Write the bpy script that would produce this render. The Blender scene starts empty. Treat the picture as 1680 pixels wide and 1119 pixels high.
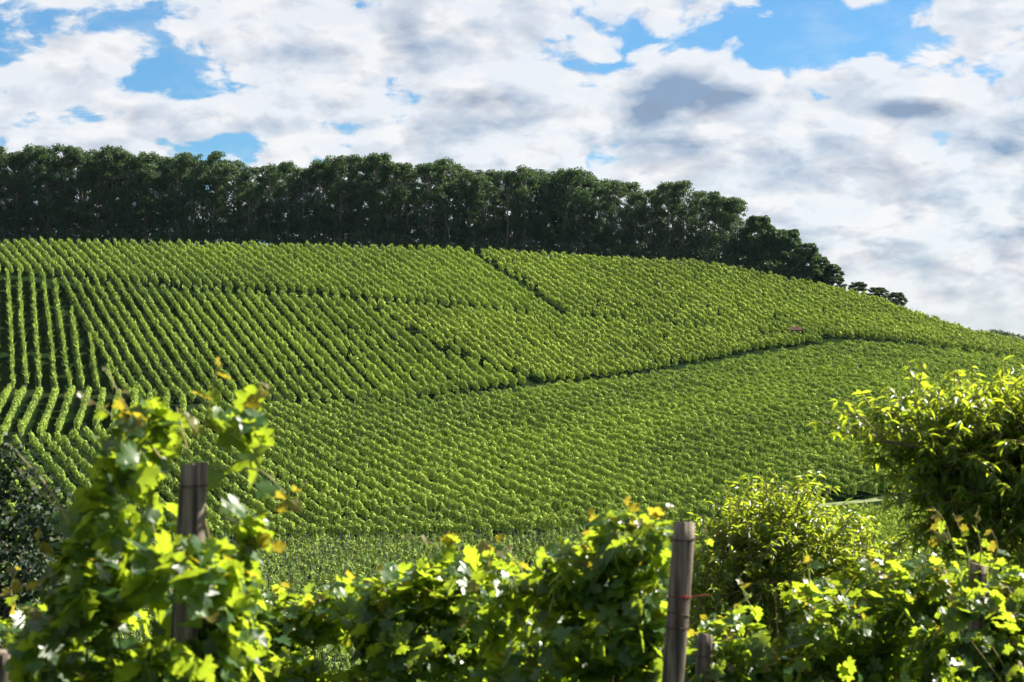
import bpy, math, random
import numpy as np
from mathutils import Vector, Matrix, noise
rng = np.random.default_rng(7)
random.seed(7)
S = bpy.context.scene
COL = S.collection
# ------------------------------------------------------------------ camera
F = 3267.0                     # focal length in photo pixels (1680 wide) = 70 mm
PITCH = math.atan((620 - 559.5) / F)
cam_d = bpy.data.cameras.new('camera'); cam = bpy.data.objects.new('camera', cam_d)
COL.objects.link(cam); S.camera = cam
cam_d.sensor_width = 36; cam_d.lens = F / 1680 * 36
cam.location = (0, 0, 0); cam.rotation_euler = (math.pi / 2 + PITCH, 0, 0)
cam_d.clip_start = 0.1; cam_d.clip_end = 20000
cam_d.dof.use_dof = True; cam_d.dof.focus_distance = 330; cam_d.dof.aperture_fstop = 6.3

HAZE = 0.000014
def ray(px, py):
    """direction with y=1 through photo pixel"""
    a = math.atan((559.5 - py) / F) + PITCH
    return (px - 840) / F / math.cos(PITCH), math.tan(a)
def at(px, py, d):
    rx, rz = ray(px, py)
    return Vector((rx * d, d, rz * d))
# ------------------------------------------------------------------ light
SUN_EL, SUN_AZ = math.radians(41), math.radians(63)     # az: clockwise from +Y (view direction)
sd = Vector((math.sin(SUN_AZ) * math.cos(SUN_EL), math.cos(SUN_AZ) * math.cos(SUN_EL), math.sin(SUN_EL)))
sl = bpy.data.lights.new('sun', 'SUN'); so = bpy.data.objects.new('sun', sl); COL.objects.link(so)
sl.energy = 5.0; sl.angle = math.radians(0.5); sl.color = (1.0, 0.93, 0.80)
so.rotation_euler = (-sd).to_track_quat('-Z', 'Y').to_euler()
S.view_settings.view_transform = 'Standard'; S.view_settings.look = 'None'
S.view_settings.exposure = 1.9; S.view_settings.gamma = 1
S.view_settings.use_curve_mapping = False
S.render.film_transparent = False
try:
    S.cycles.use_denoising = True; S.cycles.max_bounces = 8; S.cycles.transparent_max_bounces = 8
    S.cycles.transmission_bounces = 4; S.cycles.diffuse_bounces = 3; S.cycles.glossy_bounces = 2
except Exception: pass

class NT:
    """tiny helper for node trees"""
    def __init__(s, nt): s.nt = nt; nt.nodes.clear()
    def n(s, t, **k):
        nd = s.nt.nodes.new(t)
        for a, b in k.items(): setattr(nd, a, b)
        return nd
    def put(s, sock, v):
        if hasattr(v, 'is_output') or isinstance(v, bpy.types.NodeSocket): s.nt.links.new(v, sock)
        else:
            if isinstance(v, (tuple, list)) and len(v) == 3 and sock.type == 'RGBA': v = (*v, 1)
            sock.default_value = v
    def m(s, op, a, b=None, c=None, clamp=False):
        nd = s.n('ShaderNodeMath', operation=op, use_clamp=clamp)
        s.put(nd.inputs[0], a)
        if b is not None: s.put(nd.inputs[1], b)
        if c is not None: s.put(nd.inputs[2], c)
        return nd.outputs[0]
    def mix(s, f, a, b, mode='MIX'):
        nd = s.n('ShaderNodeMix', data_type='RGBA', blend_type=mode)
        s.put(nd.inputs[0], f); s.put(nd.inputs[6], a); s.put(nd.inputs[7], b)
        return nd.outputs[2]
    def sm(s, v, lo, hi):
        nd = s.n('ShaderNodeMapRange', interpolation_type='SMOOTHSTEP')
        s.put(nd.inputs[0], v); s.put(nd.inputs[1], lo); s.put(nd.inputs[2], hi)
        return nd.outputs[0]
    def noise(s, vec, scale, detail=4, rough=.5, lac=2.0, dist=0.0, dim='3D'):
        nd = s.n('ShaderNodeTexNoise', noise_dimensions=dim); s.put(nd.inputs['Vector'], vec)
        nd.inputs['Scale'].default_value = scale; nd.inputs['Detail'].default_value = detail
        nd.inputs['Roughness'].default_value = rough; nd.inputs['Lacunarity'].default_value = lac
        nd.inputs['Distortion'].default_value = dist
        return nd.outputs['Fac']

# world: Nishita sky with a broken deck of altocumulus in front of it
W = bpy.data.worlds.new('World'); S.world = W; W.use_nodes = True
t = NT(W.node_tree)
geo = t.n('ShaderNodeTexCoord').outputs['Generated']
sep = t.n('ShaderNodeSeparateXYZ'); t.put(sep.inputs[0], geo)
X, Y, Z = sep.outputs
sky = t.n('ShaderNodeTexSky', sky_type='NISHITA'); sky.sun_disc = False
sky.sun_elevation = SUN_EL; sky.sun_rotation = SUN_AZ
sky.air_density = 1.0; sky.dust_density = 0.3; sky.ozone_density = 2.0
zc = t.m('ADD', t.m('MAXIMUM', Z, 0.0), 0.40)
PX, PY = t.m('DIVIDE', X, zc), t.m('DIVIDE', Y, zc)
comb = t.n('ShaderNodeCombineXYZ'); t.put(comb.inputs[0], PX); t.put(comb.inputs[1], PY)
P = comb.outputs[0]
Yp = t.m('MAXIMUM', Y, 0.05)
AX, EL = t.m('DIVIDE', X, Yp), t.m('DIVIDE', Z, Yp)     # tangent azimuth / elevation
def blobs(lst):
    out = None
    for (px, py, rx, ry, st) in lst:
        ax, el = ray(px, py)
        dx = t.m('MULTIPLY', t.m('SUBTRACT', AX, ax), F / rx)
        dy = t.m('MULTIPLY', t.m('SUBTRACT', EL, el), F / ry)
        r2 = t.m('ADD', t.m('MULTIPLY', dx, dx), t.m('MULTIPLY', dy, dy))
        g = t.m('MULTIPLY', t.m('EXPONENT', t.m('MULTIPLY', r2, -1.0)), st)
        out = g if out is None else t.m('ADD', out, g)
    return out
gaps = blobs([(120, 20, 180, 40, .26), (20, 110, 60, 22, .0), (280, 95, 50, 45, .20), (330, 150, 220, 16, .16), (1240, 80, 240, 34, .26), (230, 135, 60, 30, .12), (570, 8, 180, 10, .16), (720, 42, 60, 12, .12),
              (410, 235, 60, 20, .22), (120, 195, 60, 25, .16), (955, 150, 30, 30, .14), (1010, 110, 60, 12, .12), (590, 70, 40, 60, .12),
              (1440, 70, 90, 30, .20), (1395, 232, 40, 8, .1), (20, 205, 40, 30, .10)])
fill = blobs([(450, 90, 110, 40, .10), (130, 90, 120, 30, .16), (800, 80, 160, 50, .1), (300, 195, 130, 26, .16), (1250, 330, 420, 130, .22), (900, 220, 300, 40, .12), (1560, 60, 90, 40, .08), (1560, 460, 400, 120, .25), (1450, 170, 300, 60, .12)])
dark = blobs([(1160, 155, 175, 36, .62), (1045, 190, 60, 30, .40), (1490, 178, 90, 26, .75), (1585, 228, 50, 26, .55), (1665, 245, 45, 20, .6), (780, 160, 110, 26, .5), (1480, 320, 35, 20, .35), (1590, 345, 50, 15, .35), (1320, 320, 90, 20, .22), (1600, 120, 60, 20, .35),
              (100, 90, 120, 20, .18), (520, 170, 80, 14, .2), (1640, 400, 160, 14, .22), (1400, 410, 120, 10, .15), (900, 250, 110, 16, .2), (1480, 430, 200, 18, .14)])
def voro(vec, scale):
    nd = t.n('ShaderNodeTexVoronoi', feature='SMOOTH_F1', voronoi_dimensions='2D'); t.put(nd.inputs['Vector'], vec)
    nd.inputs['Scale'].default_value = scale; nd.inputs['Smoothness'].default_value = .35; nd.inputs['Randomness'].default_value = 1
    return nd.outputs['Distance']
def field(vec):
    wn = t.n('ShaderNodeTexNoise', noise_dimensions='2D'); t.put(wn.inputs['Vector'], vec); wn.inputs['Scale'].default_value = 9; wn.inputs['Detail'].default_value = 3
    wv = t.n('ShaderNodeVectorMath', operation='SUBTRACT'); t.put(wv.inputs[0], wn.outputs['Color']); wv.inputs[1].default_value = (.5, .5, .5)
    ws = t.n('ShaderNodeVectorMath', operation='SCALE'); t.put(ws.inputs[0], wv.outputs[0]); ws.inputs['Scale'].default_value = .055
    wa = t.n('ShaderNodeVectorMath', operation='ADD'); t.put(wa.inputs[0], vec); t.put(wa.inputs[1], ws.outputs[0])
    q = wa.outputs[0]
    v1 = t.m('MULTIPLY', t.m('SUBTRACT', .42, voro(q, 9.0)), .27)
    v2 = t.m('MULTIPLY', t.m('SUBTRACT', .42, voro(q, 22.0)), .20)
    v3 = t.m('MULTIPLY', t.m('SUBTRACT', .42, voro(q, 60.0)), .06)
    n0 = t.m('MULTIPLY', t.m('SUBTRACT', t.noise(vec, 5.0, 3, .5, dim='2D'), .5), .8)
    n1 = t.m('MULTIPLY', t.m('SUBTRACT', t.noise(q, 34, 7, .62, dim='2D'), .5), .34)
    out = .48
    for w in (v1, v2, v3, n0, n1): out = t.m('ADD', out, w)
    return out
off = t.n('ShaderNodeVectorMath', operation='ADD'); t.put(off.inputs[0], P); off.inputs[1].default_value = (.012, -.026, 0)
f0 = field(P); f1 = field(off.outputs[0])
bias = t.m('SUBTRACT', t.m('SUBTRACT', fill, t.m('MULTIPLY', t.sm(Z, .25, .55), .10)), t.m('MULTIPLY', gaps, .66))
dens = t.m('ADD', f0, bias)
cover = t.m('ADD', t.m('MULTIPLY', t.sm(dens, .305, .43), .86), t.m('MULTIPLY', t.sm(t.noise(P, 12, 6, .65, dim='2D'), .42, .7), .16))
thick = t.sm(dens, .38, .66)
relief = t.m('SUBTRACT', f1, f0)
edge = t.sm(t.m('ADD', dark, t.m('MULTIPLY', t.m('SUBTRACT', f0, .5), .9)), .20, .80)
gray = t.m('ADD', t.m('MULTIPLY', thick, t.m('MULTIPLY', t.sm(t.noise(P, 9, 5, .55, dim='2D'), .36, .64), .50)), edge)
gray = t.m('ADD', gray, t.m('MULTIPLY', relief, 2.1))
gray = t.m('MINIMUM', t.m('MAXIMUM', gray, 0.0), 1.0)
cloud = t.mix(gray, (0.95, 0.955, 0.97), (0.29, 0.375, 0.52))
warm = t.m('MULTIPLY', t.sm(EL, .085, .01), .65)
cloud = t.mix(warm, cloud, (0.93, 0.88, 0.86))
blue = t.mix(.85, (0, 0, 0), sky.outputs[0])
bsky = t.n('ShaderNodeBackground'); t.put(bsky.inputs[0], t.mix(1.0, sky.outputs[0], (0.40, 0.68, 0.88), 'MULTIPLY')); bsky.inputs[1].default_value = 0.041
bcl = t.n('ShaderNodeBackground'); t.put(bcl.inputs[0], cloud); bcl.inputs[1].default_value = 0.263
mixs = t.n('ShaderNodeMixShader'); t.put(mixs.inputs[0], cover)
t.nt.links.new(bsky.outputs[0], mixs.inputs[1]); t.nt.links.new(bcl.outputs[0], mixs.inputs[2])
wo = t.n('ShaderNodeOutputWorld'); t.nt.links.new(mixs.outputs[0], wo.inputs[0])
W.cycles.sampling_method = 'MANUAL'; W.cycles.sample_map_resolution = 1024

# ------------------------------------------------------------------ helpers
def link(o, parent=None):
    COL.objects.link(o)
    if parent is not None: o.parent = parent
    return o
def tag(o, label=None, cat=None, group=None, kind=None):
    if label: o['label'] = label
    if cat: o['category'] = cat
    if group: o['group'] = group
    if kind: o['kind'] = kind
    return o
def empty(name, loc=(0, 0, 0)):
    o = bpy.data.objects.new(name, None); o.location = loc; o.empty_display_size = .2
    return link(o)
def mesh_np(name, V, Fc, mat=None, smooth=False):
    """V (n,3); Fc (m,k) constant k"""
    me = bpy.data.meshes.new(name)
    V = np.asarray(V, np.float32); Fc = np.asarray(Fc, np.int32)
    m, k = Fc.shape
    me.vertices.add(len(V)); me.vertices.foreach_set('co', V.ravel())
    me.loops.add(m * k); me.loops.foreach_set('vertex_index', Fc.ravel())
    me.polygons.add(m); me.polygons.foreach_set('loop_start', np.arange(m, dtype=np.int32) * k)
    try: me.polygons.foreach_set('loop_total', np.full(m, k, np.int32))
    except Exception: pass
    me.polygons.foreach_set('use_smooth', np.full(m, smooth, bool))
    me.update(calc_edges=True)
    if mat: me.materials.append(mat)
    return me
def obj(name, me, parent=None, loc=None):
    o = bpy.data.objects.new(name, me)
    if loc is not None: o.location = loc
    return link(o, parent)
def tube_geo(pts, radii, seg=6):
    """returns V, quads(F) for a tapered tube"""
    pts = [Vector(p) for p in pts]; V = []; Fq = []
    up = Vector((0.3, 1, 0.2)).normalized()
    for i, p in enumerate(pts):
        tan = (pts[min(i + 1, len(pts) - 1)] - pts[max(i - 1, 0)]).normalized()
        a = tan.cross(up)
        if a.length < 1e-3: a = tan.cross(Vector((1, 0, 0)))
        a.normalize(); b = tan.cross(a)
        for s in range(seg):
            th = 2 * math.pi * s / seg
            V.append(p + (a * math.cos(th) + b * math.sin(th)) * radii[i])
    for i in range(len(pts) - 1):
        for s in range(seg):
            s2 = (s + 1) % seg
            Fq.append((i * seg + s, i * seg + s2, (i + 1) * seg + s2, (i + 1) * seg + s))
    n = (len(pts) - 1) * seg
    V.append(pts[-1])
    for s in range(seg): Fq.append((n + s, n + (s + 1) % seg, len(V) - 1, len(V) - 1))
    return [tuple(v) for v in V], Fq
class MB:
    def __init__(s): s.V = []; s.F = []
    def add(s, V, Fq):
        k = len(s.V); s.V += V
        s.F += [tuple(i + k for i in f) if f[2] != f[-1] else tuple(i + k for i in f[:3]) for f in Fq]
    def tube(s, pts, radii, seg=6): s.add(*tube_geo(pts, radii, seg))
    def mesh(s, name, mat, smooth=True):
        me = bpy.data.meshes.new(name); me.from_pydata(s.V, [], s.F); me.materials.append(mat)
        me.polygons.foreach_set('use_smooth', [smooth] * len(me.polygons)); me.update()
        return me

# ------------------------------------------------------------------ materials
def new_mat(name):
    m = bpy.data.materials.new(name); m.use_nodes = True
    return m, NT(m.node_tree)
def leaf_mat(name, cols, trans, tf=.5, rough=.45, spec=.4, patch=None, patch_scale=.05, ovar=None):
    """cols: dark/light reflect colours; trans: transmitted colour"""
    m, t = new_mat(name)
    g = t.n('ShaderNodeNewGeometry'); oi = t.n('ShaderNodeObjectInfo')
    r = t.m('FRACT', t.m('ADD', g.outputs['Random Per Island'], oi.outputs['Random']))
    r2 = t.m('FRACT', t.m('MULTIPLY', r, 17.31))
    c = t.mix(r, cols[0], cols[1])
    tr = t.mix(r2, [v * .65 for v in trans], trans)
    if ovar: c = t.mix(t.m('MULTIPLY', oi.outputs['Random'], ovar[3] if len(ovar) > 3 else .75), c, ovar[:3])
    if patch:
        nz = t.sm(t.noise(g.outputs['Position'], patch_scale, 4, .6), .38, .66)
        c = t.mix(t.m('MULTIPLY', nz, .6), c, patch); tr = t.mix(t.m('MULTIPLY', nz, .45), tr, [patch[0] * 2.2, patch[1] * 1.9, patch[2]])
    b = t.n('ShaderNodeBsdfPrincipled'); t.put(b.inputs['Base Color'], c); b.inputs['Roughness'].default_value = rough
    b.inputs['Specular IOR Level'].default_value = spec
    tl = t.n('ShaderNodeBsdfTranslucent'); t.put(tl.inputs[0], tr)
    mx = t.n('ShaderNodeMixShader'); mx.inputs[0].default_value = tf
    t.nt.links.new(b.outputs[0], mx.inputs[1]); t.nt.links.new(tl.outputs[0], mx.inputs[2])
    o = t.n('ShaderNodeOutputMaterial'); t.nt.links.new(mx.outputs[0], o.inputs[0])
    return m
def bark_mat(name, a, b, scale=8, rough=.9, stretch=(1, 1, .12), bump=.4):
    m, t = new_mat(name)
    tc = t.n('ShaderNodeTexCoord').outputs['Object']
    mp = t.n('ShaderNodeMapping'); t.put(mp.inputs[0], tc); mp.inputs['Scale'].default_value = stretch
    n1 = t.noise(mp.outputs[0], scale, 8, .65); n2 = t.noise(tc, scale * .25, 3, .5)
    c = t.mix(t.sm(n1, .35, .65), a, b); c = t.mix(t.m('MULTIPLY', n2, .5), c, [v * .5 for v in a])
    p = t.n('ShaderNodeBsdfPrincipled'); t.put(p.inputs['Base Color'], c); p.inputs['Roughness'].default_value = rough
    p.inputs['Specular IOR Level'].default_value = .2
    bp = t.n('ShaderNodeBump'); bp.inputs['Strength'].default_value = bump; bp.inputs['Distance'].default_value = .01
    t.put(bp.inputs['Height'], n1); t.nt.links.new(bp.outputs[0], p.inputs['Normal'])
    o = t.n('ShaderNodeOutputMaterial'); t.nt.links.new(p.outputs[0], o.inputs[0])
    return m
M_vine = leaf_mat('vineyard_leaf', ((.020, .072, .022), (.36, .45, .085)), (.38, .50, .06), .13, .95, .02, (.28, .38, .065), .03, ovar=(.05, .13, .03, .28))
M_vine_y = leaf_mat('pale_vineyard_leaf', ((.035, .095, .025), (.44, .50, .09)), (.38, .50, .06), .13, .95, .02, (.28, .38, .065), .03, ovar=(.05, .13, .03, .28))
M_vine_e = leaf_mat('young_vineyard_leaf', ((.02, .07, .02), (.24, .31, .06)), (.40, .52, .06), .11, .9, .08)
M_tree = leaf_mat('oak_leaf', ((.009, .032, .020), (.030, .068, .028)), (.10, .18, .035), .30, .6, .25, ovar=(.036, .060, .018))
M_grape = leaf_mat('grape_leaf', ((.013, .050, .014), (.045, .108, .018)), (.44, .585, .03), .49, .38, .5)
M_young = leaf_mat('young_grape_leaf', ((.09, .105, .018), (.145, .12, .035)), (.48, .40, .03), .5, .38, .5)
M_peach = leaf_mat('peach_leaf', ((.020, .06, .011), (.055, .12, .018)), (.48, .60, .03), .56, .33, .55)
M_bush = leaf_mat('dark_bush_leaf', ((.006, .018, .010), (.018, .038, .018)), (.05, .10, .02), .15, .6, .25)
M_bark = bark_mat('oak_bark', (.08, .065, .055), (.24, .21, .18), 3)
M_cane = bark_mat('vine_cane', (.16, .12, .05), (.34, .30, .12), 12)
M_shoot = bark_mat('green_shoot', (.22, .25, .06), (.36, .30, .12), 20, .5)
M_vtrunk = bark_mat('vine_trunk_bark', (.05, .035, .025), (.12, .09, .06), 25)
M_post = bark_mat('weathered_post_wood', (.045, .036, .028), (.27, .22, .165), 38, .85, (1, 1, .05), .9)
M_stake = bark_mat('grey_stake', (.15, .16, .18), (.25, .26, .29), 6)
M_wire = bark_mat('rusty_wire', (.05, .035, .03), (.09, .06, .05), 40)
M_red = bark_mat('red_twine', (.22, .035, .025), (.32, .06, .04), 60)
M_roof = bark_mat('rust_red_roof', (.045, .018, .014), (.08, .03, .02), 5)
M_wallw = bark_mat('old_boards', (.10, .08, .06), (.18, .14, .1), 5)
# ------------------------------------------------------------------ terrain
PXC = [-300, 0, 150, 450, 800, 1150, 1400, 1680, 2000]
UP = 12
L1Y = [884, 884, 884, 884, 874, 850, 826, 812, 805]
L2Y = [640, 640, 648, 663, 645, 602, 563, 615, 690]
L2D = [297, 297, 297, 297, 305, 328, 350, 330, 325]
L3Y = [447, 447, 462, 476, 514, 541, 528, 585, 668]
L3D = [365, 365, 362, 360, 352, 352, 372, 365, 360]
L4Y = [401, 401, 401, 403, 415, 434, 483, 567, 655]
L4D = [412, 412, 412, 412, 405, 402, 402, 398, 395]
def zpx(Yp, d): return math.tan(math.atan((559.5 - Yp) / F) + PITCH) * d
near = [(-400, -1.0), (-30, -1.2), (0, -1.75), (7, -2.3), (10, -2.7), (20, -4.6), (40, -9.2), (80, -15.6), (118, -18.6), (150, zpx(1010, 150))]
GX = np.arange(-400, 401, 2.0); GY = np.arange(-100, 901, 2.0)
def col_profile(px):
    f = lambda L: float(np.interp(px, PXC, L))
    pts = list(near)
    pts += [(206, zpx(f(L1Y), 206)), (f(L2D), zpx(f(L2Y), f(L2D))), (f(L3D), zpx(f(L3Y), f(L3D))), (f(L4D), zpx(f(L4Y), f(L4D)))]
    zc = pts[-1][1]; dc = pts[-1][0]
    pts += [(dc + 25, zc + .6), (dc + 60, zc + .2), (dc + 140, zc - 14), (900, -30)]
    return pts
tab = {}
def build_grid():
    Zg = np.zeros((len(GY), len(GX)))
    pxs = np.arange(-320, 2021, 20)
    prof = []
    dense = np.arange(-100, 901, 2.0)
    for px in pxs:
        p = col_profile(px); prof.append(np.interp(dense, [a for a, b in p], [b for a, b in p]))
    prof = np.array(prof)                                # px x d
    for j, y in enumerate(GY):
        px = 840 + F * GX / max(y, 30.0)
        Zg[j] = np.interp(px, pxs, prof[:, j])
    k = np.exp(-.5 * (np.arange(-4, 5) / 1.6) ** 2); k /= k.sum()
    Zp = np.pad(Zg, 4, mode='edge')
    A = sum(k[i] * Zp[i:i + Zg.shape[0], :] for i in range(9))
    B = sum(k[i] * A[:, i:i + Zg.shape[1]] for i in range(9))
    return B
ZG = build_grid()
def zat(x, y):
    x = np.asarray(x, float); y = np.asarray(y, float)
    fx = np.clip((x - GX[0]) / 2, 0, len(GX) - 1.001); fy = np.clip((y - GY[0]) / 2, 0, len(GY) - 1.001)
    ix = fx.astype(int); iy = fy.astype(int); u = fx - ix; v = fy - iy
    return ZG[iy, ix] * (1 - u) * (1 - v) + ZG[iy, ix + 1] * u * (1 - v) + ZG[iy + 1, ix] * (1 - u) * v + ZG[iy + 1, ix + 1] * u * v
def hit(px, py, h=1.3, dmin=60, dmax=418):
    """world xy where the sight line through a photo pixel meets the surface h above the ground"""
    rx, rz = ray(px, py)
    d = np.arange(dmin, dmax, .5)
    diff = zat(rx * d, d) + h - rz * d
    idx = np.where(diff > 0)[0]
    dd = d[idx[0]] if len(idx) else dmax
    return (rx * dd, dd)
ex = np.concatenate([-np.geomspace(8000, 405, 14), GX[::1], np.geomspace(405, 8000, 14)])
ey = np.concatenate([[-3000, -900, -300], GY[::1], np.geomspace(920, 15000, 14)])
XX, YY = np.meshgrid(ex, ey)
ZZ = zat(XX, YY)
nx, ny = len(ex), len(ey)
ii = (np.arange(ny - 1)[:, None] * nx + np.arange(nx - 1)[None, :]).ravel()
m, t = new_mat('vineyard_ground')
g = t.n('ShaderNodeNewGeometry').outputs['Position']
n1 = t.noise(g, .9, 8, .65); n2 = t.noise(g, .06, 3, .5); n3 = t.noise(g, 14, 6, .7)
c = t.mix(t.sm(n1, .35, .65), (.005, .012, .004), (.012, .024, .006))
c = t.mix(t.m('MULTIPLY', t.sm(n2, .5, .7), .2), c, (.03, .030, .018))
c = t.mix(t.m('MULTIPLY', n3, .4), c, (.009, .018, .004))
p = t.n('ShaderNodeBsdfPrincipled'); t.put(p.inputs['Base Color'], c); p.inputs['Roughness'].default_value = 1; p.inputs['Specular IOR Level'].default_value = 0
bp = t.n('ShaderNodeBump'); bp.inputs['Strength'].default_value = .6; bp.inputs['Distance'].default_value = .15; t.put(bp.inputs['Height'], n1)
t.nt.links.new(bp.outputs[0], p.inputs['Normal'])
o_ = t.n('ShaderNodeOutputMaterial'); t.nt.links.new(p.outputs[0], o_.inputs[0])
ground = obj('ground', mesh_np('ground', np.stack([XX.ravel(), YY.ravel(), ZZ.ravel()], 1), np.stack([ii, ii + 1, ii + nx + 1, ii + nx], 1), m, True))
tag(ground, kind='structure')

# grass track at the lower right, and the path along the fold at left
def strip(name, pix, width, mat, lift=.06, h=0):
    pts = [Vector(hit(px, py, h)) for px, py in pix]
    P2 = []
    for a, b in zip(pts[:-1], pts[1:]):
        n = max(2, int((b - a).length / 1.5))
        P2 += [a.lerp(b, i / n) for i in range(n)]
    P2.append(pts[-1])
    V = []; Fq = []
    for i, q in enumerate(P2):
        tn = (P2[min(i + 1, len(P2) - 1)] - P2[max(i - 1, 0)]).normalized(); nrm = Vector((-tn.y, tn.x))
        for s in (-.5, -.17, .17, .5):
            w = q + nrm * width * s * (1 + .1 * math.sin(i * 1.7 + s))
            V.append((w.x, w.y, float(zat(w.x, w.y)) + lift))
    for i in range(len(P2) - 1):
        for s in range(3): Fq.append((i * 4 + s, i * 4 + s + 1, i * 4 + s + 5, i * 4 + s + 4))
    o = obj(name, mesh_np(name, V, Fq, mat, True)); tag(o, kind='structure')
    return o
mt, t = new_mat('mown_grass_track')
g = t.n('ShaderNodeNewGeometry').outputs['Position']
c = t.mix(t.sm(t.noise(g, 1.4, 7, .65), .35, .65), (.06, .09, .02), (.12, .15, .04))
p = t.n('ShaderNodeBsdfPrincipled'); t.put(p.inputs['Base Color'], c); p.inputs['Roughness'].default_value = .95
o_ = t.n('ShaderNodeOutputMaterial'); t.nt.links.new(p.outputs[0], o_.inputs[0])
strip('path', [(1330, 832), (1400, 825), (1480, 817), (1600, 806), (1720, 800)], 2.0, mt)

# ------------------------------------------------------------------ vine rows on the hill
def vine_variant(nt, L=1.25, top=1.85, width=.5, low=.55, spikes=.10, size=(.17, .30), lump=.36, seed=0):
    r = np.random.default_rng(seed)
    n = nt; k = int(n * spikes)
    x = np.clip(r.normal(0, L * lump, n), -L * .75, L * .75)
    topx = top * (1 - .16 * np.abs(x / L) ** 1.3) + r.normal(0, .05, n)
    h = low + (topx - low) * r.power(1.7, n)
    w = width * (.45 + .75 * np.sin(np.clip((h - low) / (top - low), 0, 1) * 2.6 + .25))
    y = r.uniform(-1, 1, n); y = np.sign(y) * np.abs(y) ** .7 * w * .55
    C = np.stack([x, y, h], 1)
    mid = low + (top - low) * .45
    nrm = np.stack([x / (L * .5) + r.normal(0, .3, n), y / (width * .5) * 1.3 + r.normal(0, .3, n), np.clip((h - mid) / (top - mid), -.3, 1.2) ** 3 * 1.7 + r.normal(0, .3, n)], 1)
    nrm /= np.linalg.norm(nrm, axis=1, keepdims=True)
    a = np.cross(nrm, r.normal(0, 1, (n, 3))); a /= np.linalg.norm(a, axis=1, keepdims=True); b = np.cross(nrm, a)
    s = r.uniform(size[0], size[1], n)[:, None]
    T = np.stack([C + a * s * .62, C - a * s * .45 + b * s * .5, C - a * s * .45 - b * s * .5], 1)
    if k:                                            # upright shoots sticking out
        xs = r.uniform(-L * .5, L * .5, k); ys = r.normal(0, width * .3, k)
        zb = top - r.uniform(.1, .5, k); d = np.stack([r.normal(0, .16, k), r.normal(0, .28, k), r.uniform(.3, .6, k)], 1)
        B = np.stack([xs, ys, zb], 1); wv = np.stack([r.normal(0, .07, k), r.normal(0, .07, k), np.zeros(k)], 1) + .02
        T[:k] = np.stack([B - wv, B + wv, B + d], 1)
    x0, x1 = -L * .46, L * .46; z0 = low * .9; zt = top * .84       # opaque walls added in the plant's heart to block sun and darken the shaded side
    for q, yy in ((-4, -.05), (-2, .06)):
        j = r.uniform(-.08, .08, 4)
        T[q] = [(x0 + j[0], yy, z0), (x1 + j[1], yy, z0 + j[2]), (x1 * .8 + j[3], yy * .3, zt)]
        T[q + 1] = [(x0 + j[0], yy, z0), (x1 * .8 + j[3], yy * .3, zt), (x0 * .8 - j[1], yy * .3, zt + j[0] * .6)]
    return T                                          # n x 3 x 3
def inside(poly, x, y):
    c = np.zeros(len(x), bool); n = len(poly)
    for i in range(n):
        x1, y1 = poly[i]; x2, y2 = poly[(i + 1) % n]
        if y1 == y2: continue
        cond = ((y1 > y) != (y2 > y)) & (x < (x2 - x1) * (y - y1) / (y2 - y1) + x1)
        c ^= cond
    return c
STAKE = np.array([(-1, -1), (1, -1), (1, 1), (-1, 1)]) * .5
rows_made = 0
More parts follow.
